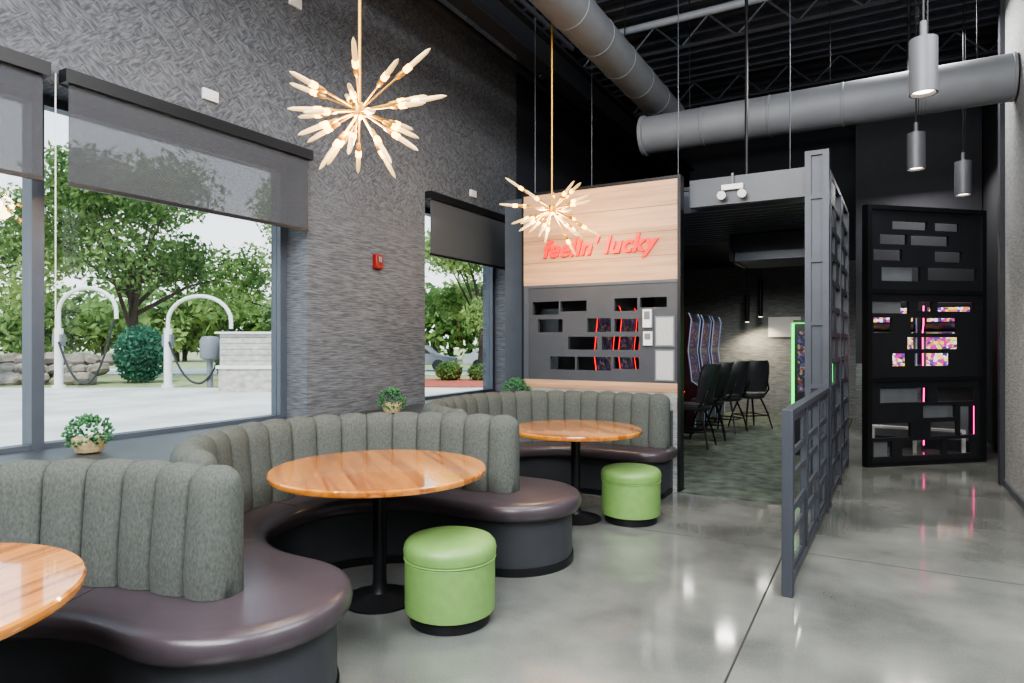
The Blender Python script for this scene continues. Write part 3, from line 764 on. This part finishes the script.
b.done(smooth=0)
# stacked boulder retaining row
b = B("boulder_row"); rnd = random.Random(5)
for row in range(3):
    for i in range(22):
        t = i/21; s = rnd.uniform(.28, .46)
        x = -35.5+10.2*t-.12*row+rnd.uniform(-.1,.1); y = 7.6+5.4*t+.5*row+rnd.uniform(-.1,.1)
        prof = [(s*.55, -s*.5), (s*.95, -s*.25), (s, .08), (s*.85, s*.4), (s*.35, s*.58)]
        b.lathe((x, y, .05+row*.36), prof, 'rock', 7, (rnd.uniform(-.4,.4), rnd.uniform(-.4,.4), 1))
b.done(smooth=0)

def vacuum(x, y, w, h, rot, canister):
    b = B("car_wash_vacuum_arch"); r = w/2
    pts = [(-r, 0, -.1), (-r, 0, h-r*.8-.1)]+[(-r*math.cos(a), 0, h-r*.8+r*.8*math.sin(a)) for a in [pi*i/14 for i in range(15)]]+[(r, 0, h-r*.8-.25)]
    b.tube(pts, .065, 'siding', 12); b.cyl((-r, 0, -.1), (-r, 0, .0), .2, 'siding')
    b.cyl((-r,0,-.1),(-r,0,1.9),.13,'siding'); b.box(-r-.16, -r+.16, -.1, .1, 1.3, 1.7, 'pipe')
    cp = []
    for i in range(25):
        t = i/24; xx = r+(-2*r+.1)*t; zz = .05+(h-r*.8-.3-.05)*abs(2*t-1)**1.9 if t < .5 else .05+1.4*abs(2*t-1)**2.2
        cp.append((xx, -.14, zz))
    b.tube(cp, .035, 'hose', 8)
    if canister:
        b.lathe((.35,0,-.1), [(.10,0),(.10,.9),(.30,1.0),(.32,1.1),(.32,1.6),(.25,1.72),(.05,1.75)], 'pipe', 20)
        b.lathe((.95,0,-.1), [(.05,0),(.05,1.2),(.16,1.25),(.18,1.5),(.05,1.6)], 'pipe', 16)
    b.done(loc=(x, y, 0), rot=rot)
vacuum(-23.1, 11.95, 1.95, 3.25, .5, False); vacuum(-20.05, 13.95, 2.15, 3.0, .5, True); vacuum(-26.6, 10.0, 1.9, 3.3, .5, False)
b = B("car_wash_building"); o = (-17.7, 12.95); u = (.87, .493)
b.obox(o, u, 0, 5, 0, 2.2, -.10, .62, 'stone'); b.obox(o, u, -.06, 5.1, -.06, 2.2, .62, .72, 'siding'); b.obox(o, u, .03, 5, .03, 2.2, .72, 1.7, 'stone')
for k in range(5): b.obox(o, u, .02, 5, .02, .03, .86+k*.18, .868+k*.18, 'pipe')
b.obox(o, u, -.08, 5.1, -.08, 2.2, 1.7, 1.76, 'siding'); b.done(smooth=0)
def car(x, y, rot, col):
    b = B("parked_car")
    pr = [(-2.1,.35),(2.1,.35),(2.15,.7),(1.2,.85),(.6,1.35),(-1.0,1.38),(-1.7,.95),(-2.15,.85)]
    b.yprism(pr, -.85, .85, col); b.yprism([(-1.5,.95),(1.0,.9),(.55,1.28),(-.95,1.31)], -.86, .86, 'hose')
    for sx in (-1.3, 1.3):
        for sy in (-.86, .7): b.cyl((sx, sy, .33), (sx, sy+.16, .33), .33, 'hose', seg=20)
    b.done(loc=(x, y, -.1), rot=rot, bevel=.05)
car(-17.5, 30.0, .5, 'siding'); car(-21.5, 27.6, .5, 'pipe')

# ------------------------------------------------------------------ lights
def area(name, loc, sx, sy, W, col=(1,1,1), rot=(0,0,0)):
    l = bpy.data.lights.new(name, 'AREA'); l.shape = 'RECTANGLE'; l.size = sx; l.size_y = sy; l.energy = W; l.color = col
    o = bpy.data.objects.new(name, l); scene.collection.objects.link(o); o.location = loc; o.rotation_euler = rot; return o
area("fill_light", (-1.0, -1.6, 4.4), 5, 2.2, 550, (.98, .985, 1), (math.radians(55), 0, 0))  # added fill behind the camera for front-facing surfaces, not a real fixture
area("fill_light", (2.4, 2.5, 4.8), 2.2, 4, 265, (.98, .985, 1), (0, math.radians(30), 0))  # added side fill aimed across at the booths, no fixture there
area("fill_light", (-1.2, 3.0, 4.9), 1.6, 3, 120, (1, .98, .95))  # added overhead fill near the booths, no lamp built for it
area("fill_light", (.3, 8.2, 4.8), .8, 1.2, 70, (1, .98, .96))  # added fill for the far part of the room
area("fill_light", (.5, 11.3, 3.8), .8, .8, 22, (1, .95, .92))  # added fill to lift the space behind the slotted panel
def spot(name, loc, W, ang, col=(1,.85,.68), soft=.05):
    l = bpy.data.lights.new(name, 'SPOT'); l.energy = W; l.spot_size = math.radians(ang); l.spot_blend = .7; l.color = col; l.shadow_soft_size = soft
    o = bpy.data.objects.new(name, l); scene.collection.objects.link(o); o.location = loc
spot("pendant_bulb", (.21, 4.25, 2.82), 60, 80); spot("pendant_bulb", (.29, 7.02, 3.03), 60, 80); spot("pendant_bulb", (.78, 8.46, 3.02), 50, 80)
spot("pendant_bulb", (-2.3, 13.6, 1.84), 60, 130, (1,.8,.55)); spot("pendant_bulb", (-2.05, 13.6, 1.94), 60, 130, (1,.8,.55))
for x, y in ((-2.0, 10.0), (-1.1, 10.8), (-3.0, 11.6), (-1.8, 12.4)): spot("lounge_fill_spot", (x, y, 2.97), 80, 150, (1,.95,.88), .12)  # added spots that brighten the lounge, without any fittings
for p in ((-2.51, 2.72, 2.64), (-2.72, 5.58, 2.60)):
    l = bpy.data.lights.new("chandelier_bulb", 'POINT'); l.energy = 40; l.color = (1, .72, .40); l.shadow_soft_size = .12
    o = bpy.data.objects.new("chandelier_bulb", l); scene.collection.objects.link(o); o.location = p
l = bpy.data.lights.new("sun", 'SUN'); l.energy = 2.7; l.angle = .03; l.color = (1, .94, .84)
o = bpy.data.objects.new("sun", l); scene.collection.objects.link(o); o.rotation_euler = Vector((-.35, .55, -.85)).to_track_quat('-Z', 'Y').to_euler()

w = bpy.data.worlds.new("world"); scene.world = w; w.use_nodes = True; N, L = w.node_tree.nodes, w.node_tree.links
bg = N["Background"]; tc = N.new("ShaderNodeTexCoord"); sp = N.new("ShaderNodeSeparateXYZ"); L.new(tc.outputs["Generated"], sp.inputs[0])
cr = N.new("ShaderNodeValToRGB"); cr.color_ramp.elements[0].color = (.95,.97,1,1); cr.color_ramp.elements[1].color = (.5,.68,.95,1); cr.color_ramp.elements[1].position = .8
L.new(sp.outputs[2], cr.inputs[0]); L.new(cr.outputs[0], bg.inputs[0]); bg.inputs[1].default_value = 1.7

# ------------------------------------------------------------------ camera
cam = bpy.data.cameras.new("camera"); cam.lens = 22.85; cam.sensor_width = 36; cam.clip_start = .05; cam.clip_end = 400
co = bpy.data.objects.new("camera", cam); scene.collection.objects.link(co)
co.location = (0, 0, 1.46); co.rotation_euler = (math.radians(90), 0, math.radians(29.5)); scene.camera = co
scene.view_settings.view_transform = 'AgX'
scene.view_settings.look = 'AgX - Medium High Contrast'
scene.view_settings.exposure = .45
